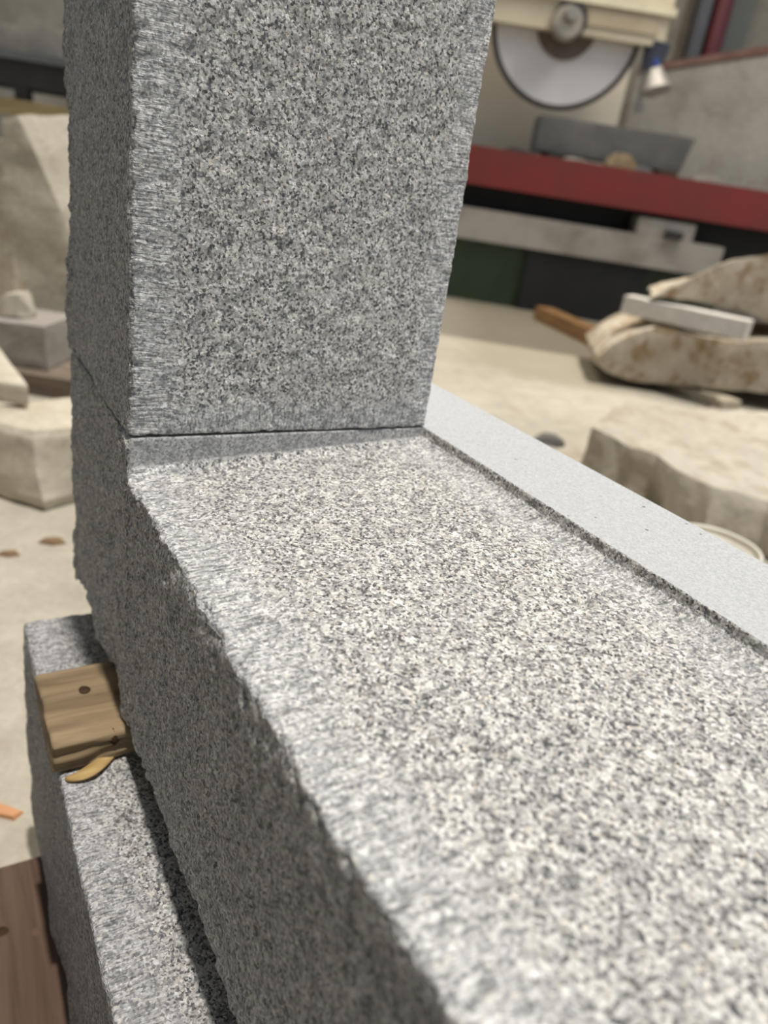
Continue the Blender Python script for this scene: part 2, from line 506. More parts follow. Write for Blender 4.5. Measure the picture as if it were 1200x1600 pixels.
# pits knocked out of the slope and of the outer face
for (px, py, r, dp) in ((0.207, 0.161, 0.0028, 0.0035), (0.2025, 0.0622, 0.0022, 0.0022), (0.292, 0.128, 0.0022, 0.002), (0.245, 0.143, 0.0017, 0.0014),
                        (0.225, 0.10, 0.002, 0.0014), (0.16, 0.11, 0.002, 0.0014), (0.26, 0.06, 0.0018, 0.0013), (0.19, 0.095, 0.0016, 0.0012)):
    V[:, 2] -= ntop * 1.9 * dp * np.exp(-(((x - px) / (r * 1.0)) ** 2 + ((y - py) / (r * 1.25)) ** 2))
for (px, pz, r, dp) in ((0.197, -0.068, 0.004, 0.0055), (0.258, -0.052, 0.003, 0.003), (0.232, -0.05, 0.003, 0.002), (0.14, -0.06, 0.003, 0.002)):
    V[:, 1] += (y < 0.0005) * dp * np.exp(-(((x - px) / (r * 0.8)) ** 2 + ((z - pz) / (r * 1.6)) ** 2))
wob = 0.007 * vnoise(V0, 30, 52)
ontop = sstep(-0.004, -0.001, z)
ml = sstep(0.042, 0.012, y + wob); mr = sstep(W - 0.040, W - 0.008, y + wob) * (y < W - 0.0005)
tool_y = np.where(x > 0.001, ontop * np.maximum(ml, mr * 0.85), 0)
tool_z = np.where(ontop < 0.5, 0.45, 0) * np.ones(len(V))
sawn = np.where(strip > 0.5, 1.0, np.where((x < 0.0010) & (x > -0.19) & (z > -0.0015) & (y < W), 0.5, 0.0))
me = grid_mesh('sill_stone', V, FC, dict(tool_y=tool_y, tool_z=tool_z, sawn=sawn))
sill = link('sill_stone', me, GRANITE)
tag(sill, 'grey granite sill stone with sloping tooled top and pale sawn strip along one side', 'stone sill')

# the block lying under the sill
YL, ZL, ZB = -0.0451, -0.2215, -0.4460
DB = 0.168
xs = lines((-DB, -DB + 0.006, 0.0015), (-DB + 0.006, 0.40, 0.0045), (0.40, 0.72, 0.02))
ys = lines((YL, YL + 0.006, 0.001), (YL + 0.006, 0.03, 0.0025), (0.03, 0.19, 0.016))
zs = lines((ZB, ZB + 0.006, 0.0015), (ZB + 0.006, ZL - 0.006, 0.0045), (ZL - 0.006, ZL, 0.001))
V, FC = box_grid(xs, ys, zs)
V0 = V.copy()
V = round_box(V, (-DB, YL, ZB), (0.72, 0.19, ZL), 0.003)
x, y, z = V0[:, 0], V0[:, 1], V0[:, 2]
n3 = np.stack([fbm(V0, 170, 73), fbm(V0, 170, 75), fbm(V0, 170, 77)], 1)
l3 = np.stack([fbm(V0, 20, 83), fbm(V0, 20, 85), fbm(V0, 20, 87)], 1)
lowz = sstep(-0.33, ZB, z); back = sstep(-DB + 0.04, -DB, x)
V = V + n3 * 0.0008 + l3 * (0.0010 + 0.003 * back + 0.0015 * lowz)[:, None] * np.array([1, 1, 0.5])
V[:, 2] = np.maximum(V[:, 2], ZB)
ontop = sstep(ZL - 0.004, ZL - 0.001, z)
wob = 0.008 * vnoise(V0, 30, 53)
tool_y = ontop * sstep(YL + 0.036, YL + 0.018, y + wob)
tool_y = np.maximum(tool_y, ontop * 0.55 * sstep(-DB + 0.06, -DB + 0.03, x))
tool_z = np.where(ontop < 0.5, 0.4, 0)
me = grid_mesh('granite_block', V, FC, dict(tool_y=tool_y, tool_z=tool_z, sawn=np.zeros(len(V))))
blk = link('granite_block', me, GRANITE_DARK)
tag(blk, 'long grey granite block lying under the sill, a wooden spacer on top', 'stone block')

# wooden spacer between block and sill
WOOD_OLD = wood('weathered_board', (0.17, 0.12, 0.07), (0.34, 0.255, 0.155), 'Y', 1.0)
WOOD_PALE = wood('fresh_split_wood', (0.42, 0.27, 0.10), (0.58, 0.42, 0.20), 'Y', 1.0)
KNOT = wood('dark_knot', (0.03, 0.018, 0.01), (0.07, 0.04, 0.02), 'Y', 2.0)
sp = empty('wooden_spacer', (-0.05, 0.05, ZL), 0, 'weathered brown board wedged between granite block and sill, splintered end', 'spacer')
TB = HB - ZL - 0.0015
xs = lines((-0.015, 0.062, 0.002)); ys = lines((-0.098, 0.0, 0.002), (0.0, 0.10, 0.01)); zs = lines((0.0012, TB, 0.0017))
V, FC = box_grid(xs, ys, zs)
V0 = V.copy()
V = round_box(V, (-0.015, -0.098, 0.0012), (0.062, 0.10, TB), 0.0018)
x, y, z = V0[:, 0], V0[:, 1], V0[:, 2]
fr = sstep(0.05, 0.062, x)
lay = fbm(np.stack([x * 0.2, y * 0.25, z * 3.0], 1), 90, 91)
V[:, 0] += fr * 0.0030 * lay - (y + 0.098) * 0.03
V[:, 2] += 0.0006 * fbm(np.stack([x * 4, y * 0.4, z], 1), 60, 93) * (z > 0.006) * (y < -0.04)
V[:, 1] += 0.0010 * fbm(V0, 60, 95) * (y < -0.09)
me = grid_mesh('board', V, FC)
link('board', me, WOOD_OLD, sp)
def blob_disc(name, c, rx, ry, h, mat, parent, seg=14):
    bm = bmesh.new()
    bmesh.ops.create_uvsphere(bm, u_segments=seg, v_segments=8, radius=1.0)
    for v in bm.verts:
        k = 1 + 0.18 * mnoise.noise(v.co * 2.0 + Vector(c) * 50)
        v.co = Vector((c[0] + v.co.x * rx * k, c[1] + v.co.y * ry * k, c[2] + v.co.z * h))
    return bm_obj(name, bm, mat, parent, smooth=True)
blob_disc('knot', (0.012, -0.070, TB), 0.0045, 0.004, 0.001, KNOT, sp)
blob_disc('knot', (0.058, -0.060, TB * 0.75), 0.006, 0.004, 0.006, KNOT, sp)
bm = bmesh.new()      # curled splinter hanging off the front end
prev = None
for k in range(13):
    t = k / 12.0
    c = Vector((0.056 + 0.017 * math.sin(t * 2.0), -0.058 - 0.034 * t, 0.0042 - 0.0008 * t + 0.0022 * math.sin(t * 3.1)))
    w_ = 0.004 * math.sin(math.pi * min(1, 0.12 + t * 0.86)) + 0.0006
    row = [bm.verts.new(c + Vector((-w_, 0, 0.0006))), bm.verts.new(c + Vector((w_, 0.001, -0.0008))), bm.verts.new(c + Vector((w_, 0.001, -0.0022))), bm.verts.new(c + Vector((-w_, 0, -0.0010)))]
    if prev:
        for q in range(4):
            bm.faces.new((prev[q], prev[(q + 1) % 4], row[(q + 1) % 4], row[q]))
    else:
        bm.faces.new(row)
    prev = row
bm.faces.new(prev[::-1])
tag(bm_obj('splinter', bm, WOOD_PALE, sp, smooth=True), label='pale curled wood splinter at the end of the board')

# timber under the block
def plank(name, L, Wd, T, mat, loc, rotz, label, cat, bevel=0.003, group=None, tilt=(0, 0)):
    bm = bmesh.new(); flat_box(bm, -L / 2, L / 2, -Wd / 2, Wd / 2, 0, T)
    bmesh.ops.subdivide_edges(bm, edges=[e for e in bm.edges if e.calc_length() > L * 0.9], cuts=11, use_grid_fill=True)
    for v in bm.verts:
        q = v.co * 9 + Vector(loc) * 3
        v.co += Vector((0, mnoise.noise(q), mnoise.noise(q + Vector((7, 3, 1))) * 0.5)) * min(Wd, T) * 0.06
        v.co.z = max(v.co.z, 0)
    o = bm_obj(name, bm, mat, None, loc, rotz, bevel)
    o.rotation_euler = (tilt[0], tilt[1], rotz)
    return tag(o, label, cat, group)
RED_WOOD = wood('red_brown_timber', (0.085, 0.052, 0.036), (0.15, 0.098, 0.070), 'X', 0.8)
tb = empty('timber_board', (0.10, -0.06, ZF), 0, 'wide dark red-brown board on the floor under the granite block', 'board')
bm = bmesh.new(); flat_box(bm, -0.23, 0.23, -0.24, 0.30, 0, ZB - ZF - 0.0004)
bm_obj('board', bm, RED_WOOD, tb, bevel=0.003)
kz = ZB - ZF - 0.0006
blob_disc('knot', (-0.17 + 0.005, -0.005 - 0.018, kz), 0.005, 0.006, 0.0008, KNOT, tb)
blob_disc('knot', (-0.155, 0.001, kz), 0.004, 0.0045, 0.0008, wood('brown_knot', (0.10, 0.06, 0.04), (0.16, 0.10, 0.07), 'X'), tb)

# small orange wood chip on the floor
a_, b_ = G(8, 1270)
bm = bmesh.new()
vs = [bm.verts.new(p) for p in ((-0.016, -0.006, 0), (0.014, -0.008, 0), (0.018, 0.004, 0), (-0.012, 0.008, 0), (-0.015, -0.005, 0.004), (0.012, -0.007, 0.005), (0.016, 0.003, 0.003), (-0.010, 0.007, 0.005))]
for q in ((0, 3, 2, 1), (4, 5, 6, 7), (0, 1, 5, 4), (1, 2, 6, 5), (2, 3, 7, 6), (3, 0, 4, 7)):
    bm.faces.new([vs[i] for i in q])
tag(bm_obj('wood_chip', bm, wood('orange_chip', (0.50, 0.25, 0.12), (0.62, 0.34, 0.18), 'X'), None, W3(a_, b_, ZF), ROTZ), 'small orange wood chip lying on the concrete beside the granite block', 'wood chip')

FLAKE = wood('bark_brown', (0.15, 0.09, 0.05), (0.26, 0.17, 0.10), 'X')
for px, py, sc_, lab in ((82, 847, 1.0, 'brown bark flake on the floor in front of the cornered block, close to the jamb'),
                         (14, 866, 0.8, 'brown bark flake on the floor in front of the cornered block, farther from the jamb')):
    a_, b_ = G(px, py)
    bm = bmesh.new()
    vs = [bm.verts.new((p[0] * sc_, p[1] * sc_, p[2] * sc_)) for p in ((-0.022, -0.008, 0), (0.004, -0.014, 0), (0.024, -0.004, 0), (0.012, 0.012, 0), (-0.016, 0.009, 0))]
    up = [bm.verts.new((v.co.x * 0.85, v.co.y * 0.8, (0.004 + 0.002 * (k % 2)) * sc_)) for k, v in enumerate(vs)]
    bm.faces.new(vs[::-1]); bm.faces.new(up)
    for k in range(5):
        bm.faces.new((vs[k], vs[(k + 1) % 5], up[(k + 1) % 5], up[k]))
    tag(bm_obj('bark_flake', bm, FLAKE, None, W3(a_, b_, ZF), ROTZ + 0.2), lab, 'bark flake')

# ------------------------------------------------------------------ rough stones
def loft(name, stations, mat, label, cat, cuts=3, amp=0.012, freq=7.0, group=None, seed=0, closed=True, parent=None, ground=None, fine=0.25, soft=0.22, sharp=38):
    """stations: rings of points (a, b, z) with the same count; lofted, capped, subdivided and roughened"""
    rings = [[W3(*p) for p in s] for s in stations]
    allp = [p for r_ in rings for p in r_]
    base = Vector((sum(p.x for p in allp) / len(allp), sum(p.y for p in allp) / len(allp), min(p.z for p in allp)))
    bm = bmesh.new()
    rv = [[bm.verts.new(p - base) for p in r_] for r_ in rings]
    n = len(rv[0])
    for i in range(len(rv) - 1):
        for k in range(n):
            bm.faces.new((rv[i][k], rv[i][(k + 1) % n], rv[i + 1][(k + 1) % n], rv[i + 1][k]))
    bm.faces.new(rv[0][::-1]); bm.faces.new(rv[-1])
    bmesh.ops.recalc_face_normals(bm, faces=bm.faces)
    bm.normal_update()
    for _ in range(cuts):
        bmesh.ops.subdivide_edges(bm, edges=bm.edges[:], cuts=1, use_grid_fill=True)
    # soften the arrises a little, then roughen
    bmesh.ops.smooth_vert(bm, verts=bm.verts[:], factor=soft, use_axis_x=True, use_axis_y=True, use_axis_z=True)
    bm.normal_update()
    off = Vector((seed * 3.1, seed * 1.7, seed * 0.9))
    new = []
    for v in bm.verts:
        q = v.co * freq + off
        d = mnoise.noise(q) + 0.5 * mnoise.noise(q * 2.3) + fine * mnoise.noise(q * 6.1)
        new.append(v.co + v.normal * d * amp)
    for v, c in zip(bm.verts, new):
        v.co = c
        if ground is not None: v.co.z = max(v.co.z, ground - base.z)
    o = bm_obj(name, bm, mat, parent, base, 0, smooth=False)
    me = o.data
    me.polygons.foreach_set('use_smooth', [True] * len(me.polygons))
    me.set_sharp_from_angle(angle=math.radians(sharp))
    return tag(o, label, cat, group)

BEIGE = stone('beige_sandstone', (0.43, 0.375, 0.285), (0.54, 0.485, 0.385), None, 7.0, 0.006, 60.0)
BEIGE2 = stone('pale_sandstone', (0.37, 0.325, 0.255), (0.47, 0.42, 0.34), (0.31, 0.26, 0.19), 5.0, 0.012, 45.0)
RUSTY = stone('rust_veined_limestone', (0.38, 0.31, 0.22), (0.52, 0.46, 0.37), (0.27, 0.17, 0.08), 9.0, 0.010, 50.0)
GREYST = stone('grey_sandstone', (0.27, 0.24, 0.205), (0.34, 0.31, 0.27), None, 6.0, 0.006, 60.0)

# --- stones beside the saw: big rough slab close by
ZT = -0.372
def gp(x, y, z):
    a, b = G(x, y, z); return (a, b, z)
front_px = [(924, 668), (957, 682), (988, 700), (1027, 712), (1060, 737), (1113, 762), (1200, 783), (1330, 850)]
back_px = [(962, 634), (985, 632), (1010, 632), (1045, 634), (1080, 636), (1130, 638), (1230, 643), (1400, 660)]
st = []
for i, (f_, k_) in enumerate(zip(front_px, back_px)):
    fa = gp(f_[0], f_[1], ZT); ba = gp(k_[0], k_[1], ZT + 0.005)
    und = -0.03 if i else 0.0
    st.append([(fa[0] - und * 0.3, fa[1] + und, ZF - 0.01), fa, ba, (ba[0], ba[1], ZF)])
loft('rough_stone_slab', st, BEIGE2, 'thick rough beige stone slab lying on the floor just behind the sill strip', 'stone slab', 3, 0.010, 9.0, seed=2, ground=ZF)

# --- stack of two rust-stained slabs with spacers
def face_stations(tops, bots, b0, depth, dtop=0.0, slant=0.0):
    out = []
    for (t_, u_) in zip(tops, bots):
        ta, tz = S(t_[0], t_[1], b0); ua, uz = S(u_[0], u_[1], b0)
        dt = max(dtop, -0.55 * (tz - uz))
        out.append([(ua, b0 + 0.02, uz), (ta, b0, tz), (ta + slant, b0 + depth, tz + dt), (ua + slant, b0 + depth, uz)])
    return out
B1 = 3.05
tops = [(932, 558), (958, 536), (990, 522), (1025, 510), (1080, 524), (1140, 534), (1210, 534), (1320, 540)]
bots = [(934, 572), (962, 590), (1000, 600), (1040, 605), (1090, 607), (1150, 612), (1215, 620), (1325, 632)]
loft('rough_stone_slab', face_stations(tops, bots, B1, 0.55, 0.0, 0.05), RUSTY, 'rust-stained rough slab with a pointed end, lower one of the stack by the saw', 'stone slab', 3, 0.012, 8.0, 'stacked rough slabs', 4)
tops = [(1018, 466), (1042, 452), (1080, 434), (1118, 415), (1156, 403), (1205, 393), (1330, 395)]
bots = [(1030, 466), (1056, 467), (1092, 473), (1128, 480), (1165, 488), (1208, 505), (1335, 524)]
loft('rough_stone_slab', face_stations(tops, bots, B1 + 0.06, 0.5, -0.16, 0.12), RUSTY, 'rust-stained rough slab lying on top of the stack by the saw', 'stone slab', 3, 0.012, 8.0, 'stacked rough slabs', 6)

def bar_between(name, p0, p1, wd, ht, mat, label, cat, bevel=0.004, group=None):
    """a squared bar from p0 to p1 (a, b, z of its underside's centre line)"""
    A, Bp = W3(*p0), W3(*p1)
    d = Bp - A; L = d.length
    rz = math.atan2(d.y, d.x); ry = -math.asin(d.z / L)
    bm = bmesh.new(); flat_box(bm, 0, L, -wd / 2, wd / 2, 0, ht)
    bmesh.ops.subdivide_edges(bm, edges=[e for e in bm.edges if e.calc_length() > L * 0.9], cuts=7, use_grid_fill=True)
    for v in bm.verts:
        v.co += Vector((0, 0, 1)) * mnoise.noise(v.co * 8 + A) * ht * 0.05
    o = bm_obj(name, bm, mat, None, A, 0, bevel)
    o.rotation_euler = (0, ry, rz)
    return tag(o, label, cat, group)
PALEBAR = stone('pale_cut_stone', (0.50, 0.46, 0.40), (0.60, 0.56, 0.50), None, 8.0, 0.003, 60.0)
a0, z0 = S(972, 487, 3.25); a1, z1 = S(1160, 529, 2.98)
bar_between('stone_bar', (a0, 3.22, z0), (a1, 2.95, z1), 0.09, 0.072, PALEBAR, 'pale squared stone bar lying between the two rust-stained slabs', 'stone bar')
a0, b0 = G(1060, 612); a1, b1 = G(1140, 640)
bar_between('wooden_batten', (a0 - 0.05, b0 + 0.12, ZF), (a1, b1, ZF), 0.12, 0.036, wood('grey_batten', (0.36, 0.31, 0.23), (0.50, 0.44, 0.34), 'X'), 'grey wooden batten on the floor under the stack of rust-stained slabs', 'batten')
a0, b0 = G(1290, 640); 
bar_between('wooden_batten', (a0 + 0.02, b0 + 0.35, ZF), (a0 + 0.12, b0 - 0.02, ZF), 0.12, 0.036, wood('brown_batten', (0.30, 0.25, 0.18), (0.44, 0.38, 0.28), 'X'), 'wooden batten carrying the far end of the stack of rust-stained slabs', 'batten')
# brown squared timber lying in front of the saw
a0, b0 = G(846, 499); a1, b1 = G(945, 548)
bar_between('squared_timber', (a0, b0, ZF), (a1 + 0.05, b1 - 0.12, ZF), 0.11, 0.075, wood('brown_timber', (0.24, 0.13, 0.055), (0.38, 0.22, 0.10), 'X'), 'brown squared timber on the floor running under the pointed rust-stained slab', 'timber', 0.004)
# dark fragment on the floor
a0, b0 = G(858, 692)
st = []
for da, h_, d_ in ((-0.045, 0.008, 0.015), (-0.02, 0.022, 0.035), (0.015, 0.025, 0.04), (0.045, 0.010, 0.015)):
    st.append([(a0 + da, b0 - d_, ZF), (a0 + da, b0 - d_ * 0.7, ZF + h_), (a0 + da, b0 + d_ * 0.7, ZF + h_), (a0 + da, b0 + d_, ZF)])
loft('stone_fragment', st, stone('dark_slate', (0.10, 0.095, 0.085), (0.17, 0.16, 0.14)), 'small dark stone fragment on the sunlit floor near the rough slab', 'stone', 2, 0.004, 30.0, seed=9, ground=ZF)

# bucket behind the sill
def lathe(name, prof, mat, parent, seg=40, loc=(0, 0, 0)):
    bm = bmesh.new()
    rings = []
    for (r_, z_) in prof:
        rings.append([bm.verts.new((loc[0] + r_ * math.cos(2 * math.pi * k / seg), loc[1] + r_ * math.sin(2 * math.pi * k / seg), loc[2] + z_)) for k in range(seg)])
    for i in range(len(rings) - 1):
        for k in range(seg):
            bm.faces.new((rings[i][k], rings[i][(k + 1) % seg], rings[i + 1][(k + 1) % seg], rings[i + 1][k]))
    bm.faces.new(rings[0][::-1]); bm.faces.new(rings[-1])
    return bm_obj(name, bm, mat, parent, smooth=True)
zr = -0.270
ab, bb = G(1116, 853, zr)
bk = empty('bucket', W3(ab, bb, ZF), ROTZ, 'cream plastic bucket on the floor, only its rim showing above the sill strip', 'bucket')
h_ = zr - ZF
PLASTIC = paint('cream_plastic', (0.60, 0.56, 0.46), 0.5, 0, (0.42, 0.38, 0.30))
lathe('body', [(0.052, 0.0), (0.064, h_ - 0.004), (0.061, h_ - 0.004), (0.049, 0.006)], PLASTIC, bk)
bm = bmesh.new()
seg = 48
rr = []
for k in range(seg):
    t = 2 * math.pi * k / seg
    rr.append([bm.verts.new(((0.065 + 0.0035 * math.cos(q)) * math.cos(t), (0.065 + 0.0035 * math.cos(q)) * math.sin(t), h_ + 0.0055 * math.sin(q))) for q in [2 * math.pi * j / 10 for j in range(10)]])
for k in range(seg):
    for j in range(10):
        bm.faces.new((rr[k][j], rr[(k + 1) % seg][j], rr[(k + 1) % seg][(j + 1) % 10], rr[k][(j + 1) % 10]))
bm_obj('rim', bm, PLASTIC, bk, smooth=True)

# ------------------------------------------------------------------ stones on the other side of the jamb
# cornered block on the floor
a0, b0 = G(68, 803); zt = -0.345
def ring(pts, z): return [(p[0], p[1], z) for p in pts]
btm = [(a0, b0), (a0 + 0.10, b0 + 0.17), (a0 - 0.04, b0 + 0.30), (a0 - 0.15, b0 + 0.05)]
at, bt = G(50, 676, zt)
topp = [(at, bt), (at + 0.125, bt + 0.13), (at + 0.01, bt + 0.30), (at - 0.17, bt + 0.04)]
midp = [((p[0] * 0.35 + q[0] * 0.65), (p[1] * 0.35 + q[1] * 0.65)) for p, q in zip(btm, topp)]
loft('stone_block', [ring([(p[0] * 0.9 + a0 * 0.1, p[1] * 0.9 + b0 * 0.1 + 0.01) for p in btm], ZF), ring(btm, ZF + 0.02), ring(midp, ZF + 0.07), ring(topp, zt - 0.012), ring([(p[0] * 0.94 + at * 0.06, p[1] * 0.94 + (bt + 0.15) * 0.06) for p in topp], zt)],
     BEIGE, 'cornered beige stone block on the floor, carrying a thin tilted slab', 'stone block', 3, 0.006, 12.0, seed=11, ground=ZF)
# thin slab leaning over that block
zs_ = zt + 0.010
q0 = gp(46, 632, zs_); q1 = gp(0, 640, zs_ ); 
e0 = (q0[0], q0[1], zs_ + 0.004); 
bk_b = q0[1] + 0.24
bk_a, bk_z = S(-3, 540, bk_b)
slab = []
for k_, dz_ in ((0.0, 0.0), (-0.08, 0.004), (-0.26, 0.008)):
    slab.append([(q0[0] + k_, q0[1] + k_ * 0.1, zs_ - 0.004 + dz_), (q0[0] + k_, q0[1] + k_ * 0.1, zs_ + 0.034 + dz_), (bk_a + k_, bk_b, bk_z + dz_), (bk_a + k_, bk_b, bk_z - 0.036 + dz_)])
loft('thin_stone_slab', slab, BEIGE, 'thin beige stone slab lying tilted on the cornered block', 'stone slab', 3, 0.002, 14.0, seed=13)
# flat dark plank on the floor and a grey block on it
B4 = 1.86
a0, z0 = S(30, 634, B4); a1, z1 = S(175, 655, B4)
bm_plank = bmesh.new(); flat_box(bm_plank, -0.32, 0.26, -0.02, 0.25, 0, 0.055)
tag(bm_obj('timber_slab', bm_plank, wood('dark_pallet_wood', (0.13, 0.10, 0.075), (0.21, 0.17, 0.13), 'X'), None, W3((a0 + a1) / 2, B4, ZF), ROTZ, bevel=0.004), 'dark timber slab on the floor behind the cornered block, carrying a grey block', 'timber')
aL, zt4 = S(-60, 490, B4 + 0.03); aR, _ = S(74, 498, B4 + 0.03)
aRb, _ = S(76, 600, B4 + 0.03)
zb4 = ZF + 0.057
st = [[(aL, B4 + 0.03, zb4), (aL, B4 + 0.03, zt4), (aL, B4 + 0.22, zt4), (aL, B4 + 0.22, zb4)],
      [((aL + aR) / 2, B4 + 0.02, zb4), ((aL + aR) / 2, B4 + 0.02, zt4), ((aL + aR) / 2, B4 + 0.22, zt4), ((aL + aR) / 2, B4 + 0.22, zb4)],
      [(aRb, B4 + 0.03, zb4), (aR - 0.01, B4 + 0.03, zt4), (aR - 0.01, B4 + 0.22, zt4), (aRb, B4 + 0.22, zb4)]]
loft('stone_block', st, GREYST, 'squat grey-brown stone block standing on the dark timber slab', 'stone block', 3, 0.005, 10.0, seed=15)
# small pale lump on top of the grey block
aq, zq = S(20, 486, B4 + 0.08)
st = []
for da, hh_, d_ in ((-0.05, 0.02, 0.03), (-0.02, 0.055, 0.05), (0.015, 0.06, 0.045), (0.04, 0.018, 0.02)):
    st.append([(aq + da, B4 + 0.11 - d_, zt4), (aq + da, B4 + 0.11 - d_ * 0.6, zt4 + hh_), (aq + da, B4 + 0.11 + d_ * 0.6, zt4 + hh_), (aq + da, B4 + 0.11 + d_, zt4)])
loft('stone_fragment', st, BEIGE2, 'pale stone lump lying on top of the squat grey-brown block', 'stone', 2, 0.006, 20.0, seed=17)
# tall slab leaning in the row
B5 = 2.16
left_px = [(2, 186), (1, 250), (2, 320), (22, 405), (58, 498), (95, 590), (130, 680)]
right_px = [(27, 180), (56, 242), (92, 322), (112, 380), (128, 450), (146, 540), (165, 660)]
st = []
for i, (l_, r_) in enumerate(zip(left_px, right_px)):
    la, lz = S(l_[0], l_[1], B5); ra, rz_ = S(r_[0], r_[1], B5)
    if i == len(left_px) - 1: lz = rz_ = ZF
    k = 1.0
    st.append([(la, B5, lz), (ra, B5, rz_), (ra + 0.17, B5 + 0.20, max(ZF, rz_ + 0.035)), (la + 0.10, B5 + 0.24, max(ZF, lz + 0.03))])
loft('leaning_stone_slab', st, BEIGE, 'tall beige slab leaning at a slant beside the jamb, one face in full sun', 'stone slab', 3, 0.006, 8.0, seed=19, ground=ZF)
# pale slab standing behind it
B6 = 2.75
a0, z0 = S(-70, 215, B6); a1, z1 = S(22, 205, B6); a2, _ = S(22, 500, B6)
st = [[(a0, B6, ZF), (a0, B6, z0), (a0, B6 + 0.10, z0), (a0, B6 + 0.12, ZF)],
      [((a0 + a1) / 2, B6, ZF), ((a0 + a1) / 2, B6, z0 + 0.01), ((a0 + a1) / 2, B6 + 0.10, z0 + 0.01), ((a0 + a1) / 2, B6 + 0.12, ZF)],
      [(a2, B6, ZF), (a1, B6, z1 - 0.02), (a1, B6 + 0.10, z1 - 0.02), (a2, B6 + 0.12, ZF)]]
loft('upright_stone_slab', st, BEIGE2, 'pale upright slab half hidden behind the tall leaning slab', 'stone slab', 3, 0.008, 6.0, seed=21, ground=ZF)

# steel workbench with slab further back
B7 = 4.6
STEEL = paint('dark_steel', (0.035, 0.033, 0.032), 0.6, 0.2, (0.07, 0.055, 0.045))
a0, zt7 = S(0, 76, B7); a1, _ = S(100, 92, B7)
zt7 = S(45, 82, B7)[1]
wb = empty('workbench', W3(a0, B7, ZF), ROTZ, 'dark steel workbench with a yellowish lower board, far behind the leaning slab', 'workbench')
ht = zt7 - ZF
def part_box(name, par, x0, x1, y0, y1, z0, z1, mat, bevel=0.004):
    bm = bmesh.new(); flat_box(bm, x0, x1, y0, y1, z0, z1)
    return bm_obj(name, bm, mat, par, bevel=bevel)
part_box('bench_top', wb, -0.9, 1.3, 0, 0.8, ht - 0.04, ht, paint('grey_steel', (0.20, 0.21, 0.21), 0.5, 0.3))
part_box('apron', wb, -0.88, 1.28, 0.03, 0.08, ht - 0.17, ht - 0.041, STEEL)
part_box('apron', wb, -0.88, 1.28, 0.72, 0.77, ht - 0.17, ht - 0.041, STEEL)
ap = S(27, 130, B7)[0] - a0
for lx in (-0.85, ap - 0.035, 1.2):
    for ly in (0.03, 0.70):
        part_box('leg', wb, lx, lx + 0.07, ly, ly + 0.07, 0, ht - 0.171, STEEL)
zsb = S(45, 168, B7)[1] - ZF
YW = wood('yellow_board', (0.36, 0.27, 0.13), (0.50, 0.40, 0.22), 'X')
tag(part_box('shelf_board', wb, -0.9, 1.3, -0.03, 0.028, zsb - 0.055, zsb + 0.03, YW), label='yellowish wooden lower board')
zb = zt7
st = []
for xpx, ytop in ((-60, 20), (0, 36), (40, 44), (70, 40), (110, 52), (170, 60)):
    a_, z_ = S(xpx, ytop, B7 + 0.15)
    st.append([(a_, B7 + 0.12, zb + 0.002), (a_, B7 + 0.15, z_), (a_ + 0.02, B7 + 0.6, z_), (a_, B7 + 0.6, zb + 0.002)])
loft('stone_slab', st, GREYST, 'grey-beige stone slab lying on the dark steel workbench', 'stone slab', 3, 0.010, 6.0, seed=23, ground=zb + 0.001)
# second, darker stone piece on that slab
# ------------------------------------------------------------------ bridge saw and its table
BT = 4.85
RED = paint('red_paint', (0.23, 0.022, 0.018), 0.55, 0, (0.14, 0.03, 0.022), 3.0, 0.7)
OFFW = paint('dirty_white_paint', (0.42, 0.38, 0.33), 0.6, 0, (0.24, 0.20, 0.16), 4.0, 0.8)
CREAM = paint('cream_paint', (0.60, 0.53, 0.39), 0.5, 0, (0.45, 0.38, 0.26), 3.0, 0.6)
BLACK = paint('void_black', (0.012, 0.012, 0.012), 0.7, 0, (0.03, 0.025, 0.02))  # near-black that puts the shade under the table into the paint
GREEN = paint('green_paint', (0.035, 0.06, 0.025), 0.55, 0, (0.02, 0.025, 0.015))
aL = S(640, 210, BT)[0]; zR = S(735, 225, BT)[1]; zRb = S(735, 287, BT)[1]
tbx = empty('saw_table', W3(0, BT, ZF), ROTZ, 'stone saw table with a long red edge beam on a green base with a blacked-in shaded void', 'saw table')
aR = 3.0
def tb_(name, x0, x1, y0, y1, z0, z1, mat, bevel=0.005):
    return part_box(name, tbx, x0, x1, y0, y1, z0 - ZF, z1 - ZF, mat, bevel)
tb_('edge_beam', aL, aR, 0, 0.10, zRb, zR, RED, 0.008)
tb_('table_deck', aL, aR, 0.102, 0.78, zR - 0.05, zR - 0.004, paint('wet_steel', (0.22, 0.20, 0.18), 0.35, 0.3))
zW = S(760, 328, BT)[1]; zWb = S(760, 378, BT)[1]; aWr = S(1132, 395, BT)[0]
tb_('lower_rail', aL, aWr, 0.02, 0.16, zWb, zW, OFFW, 0.008)
a0 = S(1000, 345, BT)[0]; a1 = S(1092, 350, BT)[0]
tb_('slide_block', a0, a1, 0.03, 0.20, zW + 0.001, zRb - 0.03, OFFW, 0.008)
aa = S(1058, 352, BT)[0]
tb_('stop', aa - 0.05, aa + 0.05, -0.01, 0.028, zW + 0.002, zW + 0.045, STEEL)
tb_('carriage', aL, aR - 0.2, 0.25, 0.76, zWb, zR - 0.052, BLACK)
a0 = S(822, 420, BT)[0]; a1 = S(1012, 440, BT)[0]
tb_('base_panel', aL, a0, 0.10, 0.9, ZF, zWb - 0.001, GREEN)
tb_('void_pedestal', a0 + 0.001, a1, 0.05, 0.9, ZF, zWb - 0.001, BLACK)  # black block filling the shaded void below the rail
tb_('base_panel', a1 + 0.001, aWr + 0.1, 0.16, 0.9, ZF, zWb - 0.001, GREEN)

